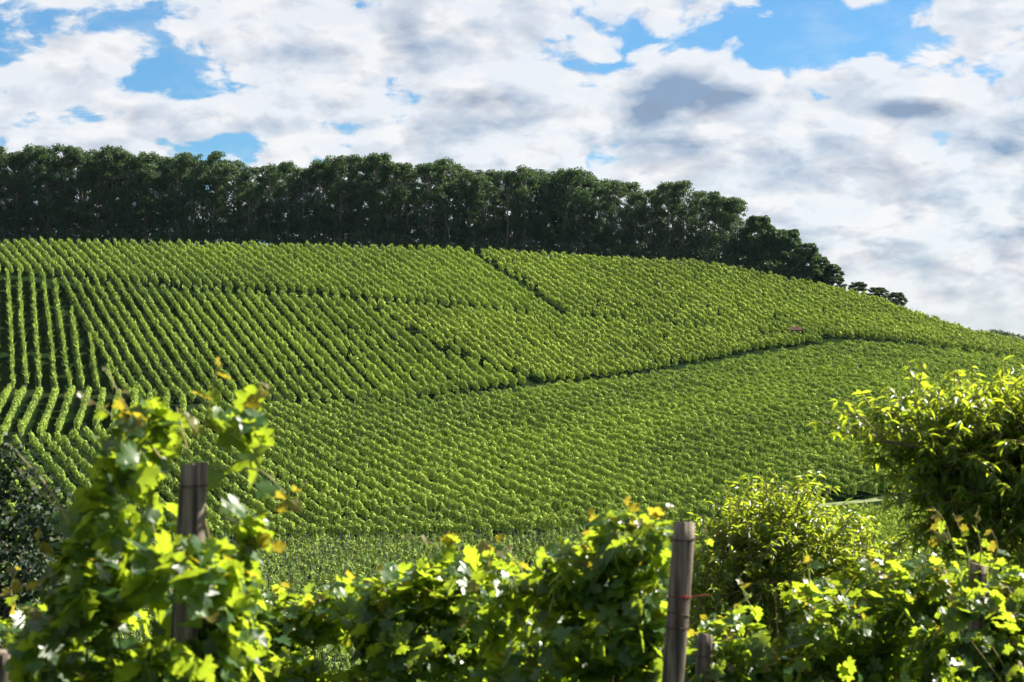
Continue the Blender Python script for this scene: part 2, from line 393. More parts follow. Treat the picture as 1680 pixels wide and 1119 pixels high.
def plot(polypx, vpx, spacing, pspace, variants, mat, labeler, group, hgt=1.3, gap=.04, stake_every=5, stake=(.045, 1.8), seed=1, hs=(.8, 1.17), keep=None):
    global rows_made
    r = np.random.default_rng(seed)
    poly = [hit(px, py, hgt, 60, dm) if len(q) == 0 else q for (px, py, dm, *q) in [(a[0], a[1], a[2] if len(a) > 2 else 418) for a in polypx]]
    u = np.array([(vpx - 840) / F, 1.0]); u /= np.linalg.norm(u); v = np.array([u[1], -u[0]])
    PA = np.array(poly); a = PA @ u; b = PA @ v
    res = []
    for off in np.arange(math.floor(b.min() / spacing) * spacing, b.max(), spacing):
        s = np.arange(a.min(), a.max(), pspace); s = s + r.normal(0, pspace * .07, len(s))
        side = r.normal(0, .07, len(s)) + .12 * np.sin(s * .05 + off)
        x = u[0] * s + v[0] * (off + side); y = u[1] * s + v[1] * (off + side)
        ok = inside(poly, x, y)
        px = 840 + F * x / y
        ok &= (px > -80) & (px < 1760)
        if ok.sum() < 3: continue
        ids = np.where(ok)[0]; dropped = r.random(len(ids)) < gap
        x, y = x[ids], y[ids]; z = zat(x, y)
        kx, ky, kz = x[~dropped], y[~dropped], z[~dropped]
        if len(kx) < 3: continue
        Vi = r.integers(0, len(variants), len(kx)); Tm = variants[Vi].copy()      # n x t x 3 x 3
        n = len(kx)
        sc = r.uniform(hs[0], hs[1], n); lush = 1 + .10 * np.array([noise.noise((xx * .06, yy * .06, 3.1)) for xx, yy in zip(kx, ky)])
        fl = r.choice([-1, 1], n); fl2 = r.choice([-1, 1], n)
        ang = r.normal(0, .08, n)
        cx = u[0] * np.cos(ang) - v[0] * np.sin(ang) * 0 ; cx = u[0]; cy = u[1]
        lx = Tm[..., 0] * fl[:, None, None]; ly = Tm[..., 1] * fl2[:, None, None] * sc[:, None, None]; lz = Tm[..., 2] * (sc * lush)[:, None, None]
        ox, oy = float(kx.mean()), float(ky.mean()); oz = float(zat(ox, oy))
        wx = kx[:, None, None] + cx * lx + v[0] * ly - ox; wy = ky[:, None, None] + cy * lx + v[1] * ly - oy
        gz = (np.roll(kz, -1) - np.roll(kz, 1)) / (2 * pspace) if n > 2 else np.zeros(n)
        gz[0] = gz[1]; gz[-1] = gz[-2]; gz = np.clip(gz, -.6, .6)
        wz = kz[:, None, None] + lz + gz[:, None, None] * lx - oz
        V = np.stack([wx, wy, wz], -1).reshape(-1, 3)
        res.append((ox, oy, oz, V, x, y, z))
    res.sort(key=lambda q: q[0] / q[1])
    for i, (ox, oy, oz, V, x, y, z) in enumerate(res):
        vis = (np.abs(x / y) < 840 / F)
        ROWS.append(dict(score=float((1 / y[vis] ** 2).sum() * pspace), o=(ox, oy, oz), V=V, x=x[::stake_every], y=y[::stake_every], z=z[::stake_every], xe=(x[-1], y[-1], z[-1]),
                         label=labeler(i, len(res)), group=group, mat=mat, stake=stake, s=stake_every))
    print('PLOT', group, len(res), sum(len(q[4]) for q in res))
ROWS = []
def stakes_geo(R, o):
    r = np.random.default_rng(int(abs(R['o'][0]) * 10) + 3)
    sx = np.append(R['x'], R['xe'][0]); sy = np.append(R['y'], R['xe'][1]); sz = np.append(R['z'], R['xe'][2])
    w, hh = R['stake']; SV = []; SF = []
    for q in range(len(sx)):
        k = len(SV); hv = hh * r.uniform(.9, 1.08); lx, ly = r.normal(0, .05, 2)
        for top in (0, 1):
            for (ax_, ay_) in STAKE:
                SV.append((sx[q] - o[0] + ax_ * w + lx * top, sy[q] - o[1] + ay_ * w + ly * top, sz[q] - o[2] + (hv if top else -.1)))
        SF += [(k, k + 1, k + 5, k + 4), (k + 1, k + 2, k + 6, k + 5), (k + 2, k + 3, k + 7, k + 6), (k + 3, k, k + 4, k + 7), (k + 4, k + 5, k + 6, k + 7)]
    return SV, SF
def emit_rows():
    ROWS.sort(key=lambda R: -R['score'])
    for R in ROWS[:300]:
        root = empty('vine_row', R['o']); tag(root, R['label'], 'vine row', R['group'])
        obj('foliage', mesh_np('row_foliage', R['V'], np.arange(len(R['V'])).reshape(-1, 3), R['mat']), root)
        SV, SF = stakes_geo(R, R['o']); o = obj('trellis_stakes', mesh_np('stakes', SV, SF, M_stake), root); tag(o, kind='stuff')
    rest = ROWS[300:]
    for mt_, nm in ((M_vine, 'distant_vines'), (M_vine_y, 'distant_pale_vines'), (M_vine_e, 'distant_young_vines')):
        q = [R for R in rest if R['mat'] is mt_]
        if not q: continue
        V = np.concatenate([R['V'] + np.array(R['o']) for R in q])
        o = obj(nm, mesh_np(nm, V, np.arange(len(V)).reshape(-1, 3), mt_)); tag(o, 'remaining short and distant vine rows of the hill vineyard', 'vines', kind='stuff')
        SV = []; SF = []
        for R in q:
            v_, f_ = stakes_geo(R, (0, 0, 0)); k = len(SV); SV += v_; SF += [tuple(i + k for i in f) for f in f_]
        c = obj('trellis_stakes', mesh_np('stakes', SV, SF, M_stake), o); tag(c, kind='stuff')
def const(s): return lambda i, n=0: s
ORD = ['first', 'second', 'third', 'fourth', 'fifth', 'sixth', 'seventh', 'eighth', 'ninth', 'tenth', 'eleventh', 'twelfth', 'thirteenth', 'fourteenth', 'fifteenth', 'sixteenth', 'seventeenth', 'eighteenth', 'nineteenth', 'twentieth']
def ordinal(i): return ORD[i] if i < len(ORD) else '%dth' % (i + 1) if (i + 1) % 10 not in (1, 2, 3) or 10 < (i + 1) % 100 < 14 else '%d%s' % (i + 1, {1: 'st', 2: 'nd', 3: 'rd'}[(i + 1) % 10])
NTRI = 74
VA = np.stack([vine_variant(NTRI, seed=s, top=1.6, width=.34, low=.4, lump=.40, size=(.16, .28)) for s in range(10)])
VD = np.stack([vine_variant(84, seed=s + 20, L=1.2, top=1.5, width=.33, low=.4, spikes=.03, lump=.40, size=(.17,.30)) for s in range(10)])
VB = np.stack([vine_variant(NTRI, seed=s + 40, top=1.9, width=.30, spikes=.22, lump=.45) for s in range(10)])
VC = np.stack([vine_variant(NTRI + 30, seed=s + 60, top=1.7, width=.62, spikes=.04, lump=.42) for s in range(8)])
VE = np.stack([vine_variant(56, seed=s + 80, L=.7, top=1.6, width=.5, spikes=.06, size=(.14, .26), low=.45, lump=.25) for s in range(10)])
VF = np.stack([vine_variant(60, seed=s + 100, L=1.15, top=1.45, width=.38, spikes=.08, size=(.18, .33), lump=.30, low=.4) for s in range(10)])
far = 430
# upper left and middle, above the fold
plot([(-160, 380, 411), (748, 396, 405), (930, 514), (560, 480), (300, 464), (95, 447), (-160, 433)], -350, 1.75, 1.12, VA, M_vine,
     lambda i, n: '%s vine row from the left among those meeting the crest wood edge' % ordinal(i), 'vine rows between the wood edge and the fold of the slope', seed=1)
# below the fold
plot([(90, 454), (300, 470), (560, 486), (596, 490), (725, 575), (880, 618), (700, 644), (450, 652), (212, 646)], -380, 1.78, 1.12, VA, M_vine,
     lambda i, n: '%s slanting vine row from the left on the steep slope under the fold' % ordinal(i), 'slanting vine rows on the steep slope below the fold', seed=2)
# upright rows at the left edge
plot([(-160, 441), (84, 452), (200, 634), (-160, 628)], -26, 2.05, 1.2, VB, M_vine,
     lambda i, n: '%s spiky row from the left in the upright block at the left edge' % ordinal(i), 'upright vine rows at the left edge', seed=3, stake_every=6)
# lighter rows under them, leaning the other way
plot([(-160, 634), (200, 640), (330, 655), (300, 672), (160, 690), (60, 708), (-160, 720)], 300, 2.3, 1.15, VC, M_vine,
     lambda i, n: '%s short rounded row from the left in the fan under the upright rows' % ordinal(i), 'short vine rows leaning right at the left edge', seed=4)
# middle strip between fold and hedge line
plot([(604, 491), (940, 515), (1170, 536), (1290, 546), (1405, 549), (1290, 558), (1180, 577), (1040, 602), (900, 617), (735, 569)], -500, 1.6, 1.1, VF, M_vine_y,
     lambda i, n: '%s vine row from the left in the bright strip above the dark terrace line' % ordinal(i), 'vine rows in the strip above the dark terrace line', seed=5)
# upper right
plot([(772, 400, 405), (1010, 408, 402), (1150, 420, 402), (1300, 442, 402), (1400, 470, 402), (1500, 507, 401), (1600, 542, 400), (1700, 560, 398), (1850, 595, 396), (1850, 632), (1680, 582), (1400, 545), (1180, 534), (945, 512)], -430, 1.85, 1.15, VF, M_vine_y,
     lambda i, n: '%s bushy vine row from the left in the even upper right block' % ordinal(i), 'vine rows on the upper right of the hill', seed=6)
# the great middle block
plot([(75, 714), (180, 697), (310, 676), (340, 657), (470, 657), (700, 650), (870, 634), (1050, 613), (1200, 589), (1400, 559), (1680, 588), (1850, 645), (1850, 790), (1480, 797), (1340, 800), (1200, 835), (900, 858), (380, 872), (60, 872), (-160, 870), (-160, 735)], -480, 1.92, 1.15, VD, M_vine,
     lambda i, n: '%s lumpy vine row from the left across the great middle block' % ordinal(i), 'vine rows across the great middle block', seed=7)
# lower right rows under the track
plot([(1340, 840), (1480, 828), (1850, 806), (1850, 960), (1300, 960), (1180, 870)], -900, 1.7, 1.1, VC, M_vine,
     lambda i, n: '%s low dense vine row from the left below the pale grass track' % ordinal(i), 'vine rows below the grass track', seed=8)
# valley floor plot with grey stakes
plot([(-160, 884), (900, 872), (1150, 852), (1290, 970), (1250, 1100), (-160, 1100)], 3300, 1.5, 1.0, VE, M_vine_e,
     lambda i, n: '%s thin row from the left among the grey staked vines of the valley floor' % ordinal(i), 'staked vine rows on the valley floor', seed=9, stake_every=1, stake=(.045, 1.85))
emit_rows(); print('ROWS', len(ROWS))

# thin summer haze
bx0, bx1, by0, by1, bz0, bz1 = -9000, 9000, -3500, 16500, -45, 62
hv = [(x, y, z) for z in (bz0, bz1) for y in (by0, by1) for x in (bx0, bx1)]
hm, t = new_mat('haze')
pv = t.n('ShaderNodeVolumePrincipled'); pv.inputs['Color'].default_value = (.50, .78, 1.0, 1); pv.inputs['Density'].default_value = HAZE; pv.inputs['Anisotropy'].default_value = 0.2
o_ = t.n('ShaderNodeOutputMaterial'); t.nt.links.new(pv.outputs[0], o_.inputs['Volume'])
hz = obj('haze', mesh_np('haze', hv, [(0, 2, 3, 1), (4, 5, 7, 6), (0, 1, 5, 4), (2, 6, 7, 3), (0, 4, 6, 2), (1, 3, 7, 5)], hm)); tag(hz, kind='stuff')

# small shed in the vines at the upper right
def shed(px, py):
    x, y = hit(px, py, .3); z = float(zat(x, y))
    root = empty('shed', (x, y, z)); tag(root, 'small dark shed with a rusty red roof among the vines, upper right', 'shed')
    w, dp, hh = .9, .7, .95
    V = []; b = MB()
    c = [(-w, -dp, -.3), (w, -dp, -.3), (w, dp, -.3), (-w, dp, -.3), (-w, -dp, hh), (w, -dp, hh), (w, dp, hh), (-w, dp, hh), (-w, 0, hh + .5), (w, 0, hh + .5)]
    b.add(c, [(0, 1, 5, 4), (1, 2, 6, 5), (2, 3, 7, 6), (3, 0, 4, 7), (4, 8, 7, 7), (5, 6, 9, 9)]); obj('wall', b.mesh('wall', M_wallw, False), root)
    b = MB(); e = .2
    r = [(-w - e, -dp - e, hh - .06), (w + e, -dp - e, hh - .06), (w + e, 0, hh + .56), (-w - e, 0, hh + .56), (w + e, dp + e, hh - .06), (-w - e, dp + e, hh - .06)]
    r2 = [(a, q, s + .07) for a, q, s in r]
    b.add(r + r2, [(0, 1, 2, 3), (3, 2, 4, 5), (6, 9, 8, 7), (9, 11, 10, 8), (0, 6, 7, 1), (5, 4, 10, 11), (1, 7, 8, 2), (2, 8, 10, 4), (0, 3, 9, 6), (3, 5, 11, 9)])
    obj('roof', b.mesh('roof', M_roof, False), root)
shed(1305, 548)

# ------------------------------------------------------------------ broadleaf trees
def leaf_cards(C, out, r, size, up=.3, spread=.8, elong=1.0):
    n = len(C)
    nrm = out * .6 + r.normal(0, spread, (n, 3)); nrm[:, 2] += up
    nrm /= np.linalg.norm(nrm, axis=1, keepdims=True)
    a = np.cross(nrm, r.normal(0, 1, (n, 3))); a /= np.linalg.norm(a, axis=1, keepdims=True); b = np.cross(nrm, a)
    s = r.uniform(size[0], size[1], n)[:, None]
    return np.stack([C - a * s * .5 * elong, C + b * s * .42 - a * s * .05, C + a * s * .5 * elong, C - b * s * .42 + a * s * .08], 1)
def tree_meshes(H, R, seed, nclump=85, per=75, low=.12, leaf=(.30, .55), mat=None, crown_pow=.8):
    r = np.random.default_rng(seed); rr = random.Random(seed)
    tb = MB()
    lean = Vector((rr.uniform(-.04, .04), rr.uniform(-.04, .04), 1))
    tp = [lean * (H * f) + Vector((rr.uniform(-.12, .12), rr.uniform(-.12, .12), 0)) for f in (0, .1, .25, .4, .55, .7, .85)]
    tp[0].z = -.6
    tb.tube(tp, [H * .016 * k for k in (1.3, 1, .9, .75, .55, .35, .12)], 8)
    cl = []
    for i in range(nclump):
        f = low + (1 - low) * (rr.random() ** crown_pow)
        prof = math.sin(min(1, (f - low + .12) / (1.12 - low)) * math.pi * .80 + .35) ** .7 if f < .999 else .2
        rad = R * max(.18, prof) * math.sqrt(rr.uniform(.12, 1)); th = rr.uniform(0, 2 * math.pi)
        c = lean * (H * f) + Vector((math.cos(th) * rad, math.sin(th) * rad, 0)); c.z = min(c.z, H * .96)
        cl.append((c, rr.uniform(.55, 1.25) * H / 17))
    for c, s in cl[:34]:
        f = max(.12, min(.82, (c.z / H) - rr.uniform(.08, .2)))
        b0 = lean * (H * f)
        mid = b0.lerp(c, .5) + Vector((0, 0, -.25 * s))
        tb.tube([b0, mid, c], [H * .005, H * .0032, H * .001], 5)
    Cs = []; Os = []
    for c, s in cl:
        n = int(per * s * s * rr.uniform(.7, 1.2))
        d = r.normal(0, 1, (n, 3)); d /= np.linalg.norm(d, axis=1, keepdims=True)
        rad = (r.random(n) ** .45)[:, None]
        Cs.append(np.array(c) + d * rad * np.array([1.15, 1.15, .72]) * s); Os.append(d)
    C = np.concatenate(Cs); O = np.concatenate(Os)
    Q = leaf_cards(C, O, r, leaf)
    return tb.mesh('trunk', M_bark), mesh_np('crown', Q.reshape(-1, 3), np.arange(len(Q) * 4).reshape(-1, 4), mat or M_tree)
TV = [tree_meshes(17, 4.0, 100 + i, nclump=rc, per=125, low=lo, leaf=(.22, .42)) for i, (rc, lo) in enumerate([(78, .08), (66, .2), (88, .06), (60, .26), (72, .14), (70, .10), (62, .22), (80, .08)])]
def tree(tv, x, y, H, wid, label, group=None, rz=None, z=None, h0=17, name='broadleaf_tree'):
    z = float(zat(x, y)) - .2 if z is None else z
    root = empty(name, (x, y, z)); tag(root, label, 'tree', group)
    root.rotation_euler.z = random.uniform(0, 6.28) if rz is None else rz
    k = H / h0; root.scale = (k * wid, k * wid, k)
    obj('trunk', tv[0], root); obj('crown', tv[1], root)
    return root
TS = [tree_meshes(8, 2.9, 300 + i, nclump=170, per=620, low=.02, leaf=(.18, .34), crown_pow=.9) for i in range(3)]
SKX = [-250, 0, 60, 130, 200, 300, 370, 430, 460, 560, 600, 650, 700, 800, 850, 960, 1000, 1020, 1060, 1090, 1180, 1230, 1270, 1300, 1330]
SKY = [236, 232, 238, 244, 246, 244, 258, 280, 259, 259, 254, 266, 259, 274, 276, 282, 287, 293, 309, 297, 312, 332, 364, 384, 402]
WOOD_Y = [428, 428, 424, 424, 428]
def wood_row(off, pxstep, lab, seed, hmul=1.0, x0=-230, x1=1318, dpx=0, grp='trees of the wood along the hill crest'):
    global random
    px = x0 + dpx; i = 0
    rr = random.Random(seed)
    while px < x1:
        d = float(np.interp(px, [0, 400, 800, 1290], [421, 423, 423, 416])) + off + rr.uniform(-1.2, 1.2)
        if off > 0: d += rr.uniform(-1, 2)
        x = (px - 840) / F * d
        top = float(np.interp(px, SKX, SKY)) + rr.uniform(-9, 15)
        H = (zpx(top, d) - float(zat(x, d))) * hmul
        H = max(4.5, H)
        wd = .86 + rr.uniform(-.1, .2)
        if H < 12: wd *= 1.15
        v = rr.randrange(len(TV))
        if H < 13.5: tree(TS[v % 3], x, d, H + 1, wd * .95, lab(i), grp, z=float(zat(x, d)) - 1.2, h0=8)
        else: tree(TV[v], x, d, H, wd, lab(i), grp)
        px += pxstep * rr.uniform(.8, 1.25) * (1 if H > 12 else .7); i += 1
    return i
n1 = wood_row(0, 29, lambda i: 'dark green broadleaf tree, %s from the left along the front edge of the crest wood' % ordinal(i), 11)
n2 = wood_row(6.5, 34, const('dark broadleaf tree in the second rank of the crest wood behind the front trees'), 12, .98, dpx=17, x1=1285)
n3 = wood_row(13, 48, const('dark broadleaf tree in the rear rank of the crest wood, mostly hidden'), 13, .93, dpx=5, x1=1235)
print('TREES', n1, n2, n3)
for i, (px, top, d, H, wd, lab) in enumerate([
        (1322, 398, 411, None, 1.0, 'small round tree just right of the end of the crest wood'),
        (1343, 414, 414, None, 1.0, 'small tree filling the step down beyond the round tree at the wood end'),
        (1364, 432, 411, None, 1.15, 'low dark tree below the wood end on the falling skyline'),
        (1408, 461, 414, None, 1.5, 'dark shrub-like tree alone on the skyline right of the wood'),
        (1442, 470, 412, None, 1.6, 'rounded low tree with lighter crown far down the skyline'),
        (1470, 487, 412, None, 1.3, 'last tiny tree on the falling skyline right of the wood')]):
    x = (px - 840) / F * d; zg = float(zat(x, d)); H = max(3.4, zpx(top, d) - zg)
    tree(TS[i % 3], x, d, H + 1.2, wd, lab, z=zg - 1.4, h0=8)
# undergrowth at the foot of the wood
def card_blob(name, centres, per, size, mat, seed, squash=.8):
    r = np.random.default_rng(seed); Cs = []; Os = []
    for (c, s) in centres:
        n = int(per * s * s)
        d = r.normal(0, 1, (n, 3)); d /= np.linalg.norm(d, axis=1, keepdims=True)
        Cs.append(np.array(c) + d * (r.random(n) ** .4)[:, None] * np.array([1, 1, squash]) * s); Os.append(d)
    Q = leaf_cards(np.concatenate(Cs), np.concatenate(Os), r, size)
    return mesh_np(name, Q.reshape(-1, 3), np.arange(len(Q) * 4).reshape(-1, 4), mat)
cs = []
for px in np.arange(-220, 1320, 6.5):
    for kk in range(5):
        d = float(np.interp(px, [0, 400, 800, 1290], [418, 419, 418, 411])) + kk * 6 + random.uniform(-1, 1); x = (px - 840) / F * d
        cs.append(((x, d, float(zat(x, d)) + random.uniform(.6, 3.2 + 1.6 * kk)), random.uniform(1.1, 2.1)))
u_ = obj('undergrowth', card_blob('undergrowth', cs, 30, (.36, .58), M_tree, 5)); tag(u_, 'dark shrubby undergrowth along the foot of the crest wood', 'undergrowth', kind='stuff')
cs = []
for px in np.arange(1596, 1850, 5.0):
    d = 404 + random.uniform(-.7, .7); x = (px - 840) / F * d
    top = float(np.interp(px, [1596, 1620, 1640, 1680, 1850], [544, 540, 539, 549, 592]))
    cs.append(((x, d, zpx(top, d) - .8), random.uniform(.7, 1.0)))
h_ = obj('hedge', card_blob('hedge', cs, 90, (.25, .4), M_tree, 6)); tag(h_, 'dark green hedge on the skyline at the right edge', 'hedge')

# ------------------------------------------------------------------ foreground: grape leaves
def grape_leaf(seed):
    r = random.Random(seed)
    half = [(0.05, -.10), (.20, -.24), (.30, -.16), (.44, -.14), (.46, .02), (.54, .10), (.42, .20), (.40, .27), (.52, .36), (.60, .52), (.46, .54), (.38, .62), (.26, .60), (.27, .74), (.20, .84), (.12, .92)]
    half = [(x * r.uniform(.94, 1.06), y + r.uniform(-.02, .02)) for x, y in half]
    right = half; left = [(-x * r.uniform(.94, 1.06), y + r.uniform(-.02, .02)) for x, y in half]
    mid = [(0, 0), (0, .3), (0, .62), (0, 1.03)]
    V = [(*p, 0) for p in mid]; Fc = []
    fold = r.uniform(.10, .45); bend = r.uniform(.1, .5); wav = r.uniform(.03, .08); ph = r.uniform(0, 6)
    for side in (right, left):
        k = len(V); V += [(x, y, 0) for x, y in side]
        near_ = [0, 0, 0, 0, 0, 0, 1, 1, 1, 1, 2, 2, 2, 2, 2, 3]
        for i in range(len(side) - 1):
            a, b = near_[i], near_[i + 1]
            f = (a, k + i, k + i + 1) if side is right else (a, k + i + 1, k + i)
            Fc.append(f)
            if a != b:
                f = (a, k + i + 1, b) if side is right else (a, b, k + i + 1)
                Fc.append(f)
    out = []
    for (x, y, z) in V:
        z = fold * abs(x) - bend * (y - .2) ** 2 * .6 - .18 * abs(x) ** 2 + wav * math.sin(9 * x + 7 * y + ph) * (abs(x) + .2)
        out.append((x, y, z))
    return out, Fc
GL = [grape_leaf(s) for s in range(8)]
def leaf_me(name, g, mat):
    me = bpy.data.meshes.new(name); me.from_pydata(g[0], [], g[1]); me.materials.append(mat)
    me.polygons.foreach_set('use_smooth', [True] * len(me.polygons)); me.update(); return me
GLM = [leaf_me('grape_leaf', g, M_grape) for g in GL]; YLM = [leaf_me('young_grape_leaf', g, M_young) for g in GL[:5]]
def peach_leaf(seed):
    r = random.Random(seed); V = []; Fc = []
    curl = r.uniform(.35, 1.1); n = 3; wd = r.uniform(.11, .14)
    for i in range(n + 1):
        f = i / n; a = curl * f; yy = math.sin(a) / curl if curl else f; zz = -(1 - math.cos(a)) / curl
        w = wd * math.sin(min(1, f * 1.05 + .05) * math.pi) ** .75 if i < n else 0.004
        V += [(-w, yy, zz + w * .5), (0, yy, zz), (w, yy, zz + w * .5)]
    for i in range(n):
        k = i * 3
        Fc += [(k, k + 1, k + 4, k + 3), (k + 1, k + 2, k + 5, k + 4)]
    return V, Fc
PL = [peach_leaf(s) for s in range(6)]
PLM = [leaf_me('peach_leaf', g, M_peach) for g in PL]
def frame(n, tdir):
    n = n.normalized(); t_ = tdir - n * tdir.dot(n)
    if t_.length < 1e-4: t_ = n.orthogonal()
    t_.normalize(); x = t_.cross(n)
    return Matrix((x, t_, n)).transposed()
def in_frame(p, m=20):
    if p.y < 1: return False
    px = 840 + F * p.x / p.y; py = 620 - F * p.z / p.y
    return -m < px < 1680 + m and -m < py < 1119 + m
def place_leaves(root, origin, leaves, meshes, geos, young=None, ygeo=None, label_part=None, limit=300, pname='leaf'):
    """leaves: list of (pos, R 3x3, size, kind) ; 300 best seen -> objects, rest one stuff mesh"""
    def key(l):
        p = l[0]; vis = 0 if in_frame(p) else 100
        return vis + p.y - l[2] * 2 - l[4]
    leaves.sort(key=key)
    for (p, R, s, kd, bn) in leaves[:limit]:
        ms = young if kd else meshes
        o = bpy.data.objects.new(pname, random.choice(ms)); o.parent = root
        o.matrix_local = Matrix.LocRotScale(p - origin, R.to_quaternion(), Vector((s, s, s)))
        COL.objects.link(o)
        if kd: o['label'] = 'young yellow leaf'
    for kd in (0, 1):
        V = []; Fc = []
        gs = (ygeo if kd else geos)
        for (p, R, s, k2, bn) in leaves[limit:]:
            if k2 != kd: continue
            gv, gf = random.choice(gs); k = len(V)
            Rn = np.array(R) ; V += (np.array(gv) @ Rn.T * s + np.array(p - origin)).tolist()
            Fc += [tuple(i + k for i in f) for f in gf]
        if V:
            me = bpy.data.meshes.new('foliage'); me.from_pydata(V, [], Fc)
            me.materials.append((young if kd else meshes)[0].materials[0]); me.polygons.foreach_set('use_smooth', [True] * len(me.polygons)); me.update()
            o = obj('foliage', me, root); tag(o, kind='stuff')
def rnd_unit(r):
    while True:
        v = Vector((r.uniform(-1, 1), r.uniform(-1, 1), r.uniform(-1, 1)))
        if .05 < v.length < 1: return v.normalized()
def vine(label, base_px, d0, blobs_, n, size, shoots=(), seed=0, group=None, young=.05, trunk=True, gapn=.0, inner=10, name='grapevine', gfreq=3.0):
    """blobs_: (px,py,d,rx_px,ry_px,rd_m)"""
    r = random.Random(seed)
    bx = (base_px - 840) / F * d0; origin = Vector((bx, d0, float(zat(bx, d0))))
    root = empty(name, origin); tag(root, label, 'grapevine', group)
    E = []
    for (px, py, d, rx, ry, rd) in blobs_:
        c = at(px, py, d); E.append((c, Vector((rx / F * d, rd, ry / F * d))))
    wts = [e[1].x * e[1].z + e[1].y * e[1].z for e in E]
    L = []; tries = 0
    while len(L) < n and tries < n * 6:
        tries += 1
        c, e = r.choices(E, wts)[0]
        u = rnd_unit(r); rad = 1 - abs(r.gauss(0, .28)); rad = max(.1, rad) * (1 + .22 * noise.noise(Vector((u.x * 2.5 + c.x * 3, u.y * 2.5, u.z * 2.5 + c.z * 3)))) * r.uniform(.88, 1.12)
        p = c + Vector((u.x * e.x, u.y * e.y, u.z * e.z)) * rad
        if p.z < float(zat(p.x, p.y)) + .25: continue
        if noise.noise(p * gfreq + Vector((seed, 0, 0))) < -.10 + gapn and rad > .3: continue
        outw = Vector((u.x / e.x, u.y / e.y, u.z / e.z)).normalized()
        nn = outw * .45 + Vector((0, 0, .75)) + rnd_unit(r) * .95
        td = outw * .6 + Vector((0, 0, -.65)) + rnd_unit(r) * .7
        s = size * r.uniform(.55, 1.2)
        kd = 1 if r.random() < young * (2.4 if u.z > .4 else .4) else 0
        if kd: s *= .75
        L.append((p, frame(nn, td), s, kd, 0))
    mb = MB()
    for path, w0, lf, ls in shoots:                   # canes with leaves; path in (px,py,d)
        pts = [at(*q) for q in path]
        P2 = []
        for i in range(len(pts) - 1):
            p0 = pts[max(i - 1, 0)]; p1 = pts[i]; p2 = pts[i + 1]; p3 = pts[min(i + 2, len(pts) - 1)]
            for k in range(5):
                f = k / 5
                P2.append(.5 * ((2 * p1) + (p2 - p0) * f + (2 * p0 - 5 * p1 + 4 * p2 - p3) * f * f + (3 * p1 - p0 - 3 * p2 + p3) * f ** 3))
        P2.append(pts[-1])
        o = MB(); o.tube(P2, [w0 * (1 - .7 * i / len(P2)) for i in range(len(P2))], 6)
        so_ = obj('shoot', None, root) if False else None
        me = o.mesh('shoot', M_shoot); me.transform(Matrix.Translation(-origin)); obj('shoot', me, root)
        for j in range(lf):
            f = (j + .6) / lf; q = P2[min(len(P2) - 1, int(f * (len(P2) - 1)))]
            u = rnd_unit(r); u.z *= .4; sz = ls * (1.1 - .65 * f) * r.uniform(.8, 1.2)
            L.append((q + u * sz * .35, frame(Vector((0, 0, .6)) + rnd_unit(r), u + Vector((0, 0, -.3))), sz, 1 if f > .62 or r.random() < .15 else 0, 5))
    place_leaves(root, origin, L, GLM, GL, YLM, GL[:5])
    for i in range(inner):                             # brown canes inside the foliage
        c, e = r.choices(E, wts)[0]
        a = Vector((bx + r.uniform(-.1, .1), d0, origin.z + 1.0)) if trunk and i < 5 else c + Vector((r.uniform(-.6, .6) * e.x, r.uniform(-.5, .5) * e.y, -e.z * .9))
        b = c + Vector((r.uniform(-.7, .7) * e.x, r.uniform(-.6, .6) * e.y, r.uniform(.2, .85) * e.z))
        m_ = a.lerp(b, .5) + rnd_unit(r) * .12
        mb.tube([a - origin, m_ - origin, b - origin], [.006, .005, .003], 5)
    if inner: obj('canes', mb.mesh('canes', M_cane), root)
    if trunk:
        tb = MB(); z0 = origin.z; pts = [Vector((0, 0, -.1)), Vector((.03, .02, .35)), Vector((-.02, 0, .7)), Vector((.02, 0, 1.05)), Vector((0, 0, 1.3))]
        tb.tube(pts, [.035, .028, .026, .022, .012], 8); obj('trunk', tb.mesh('trunk', M_vtrunk), root)
    return root
FG_L, FG_C, FG_R = 7.0, 9.6, 12.0
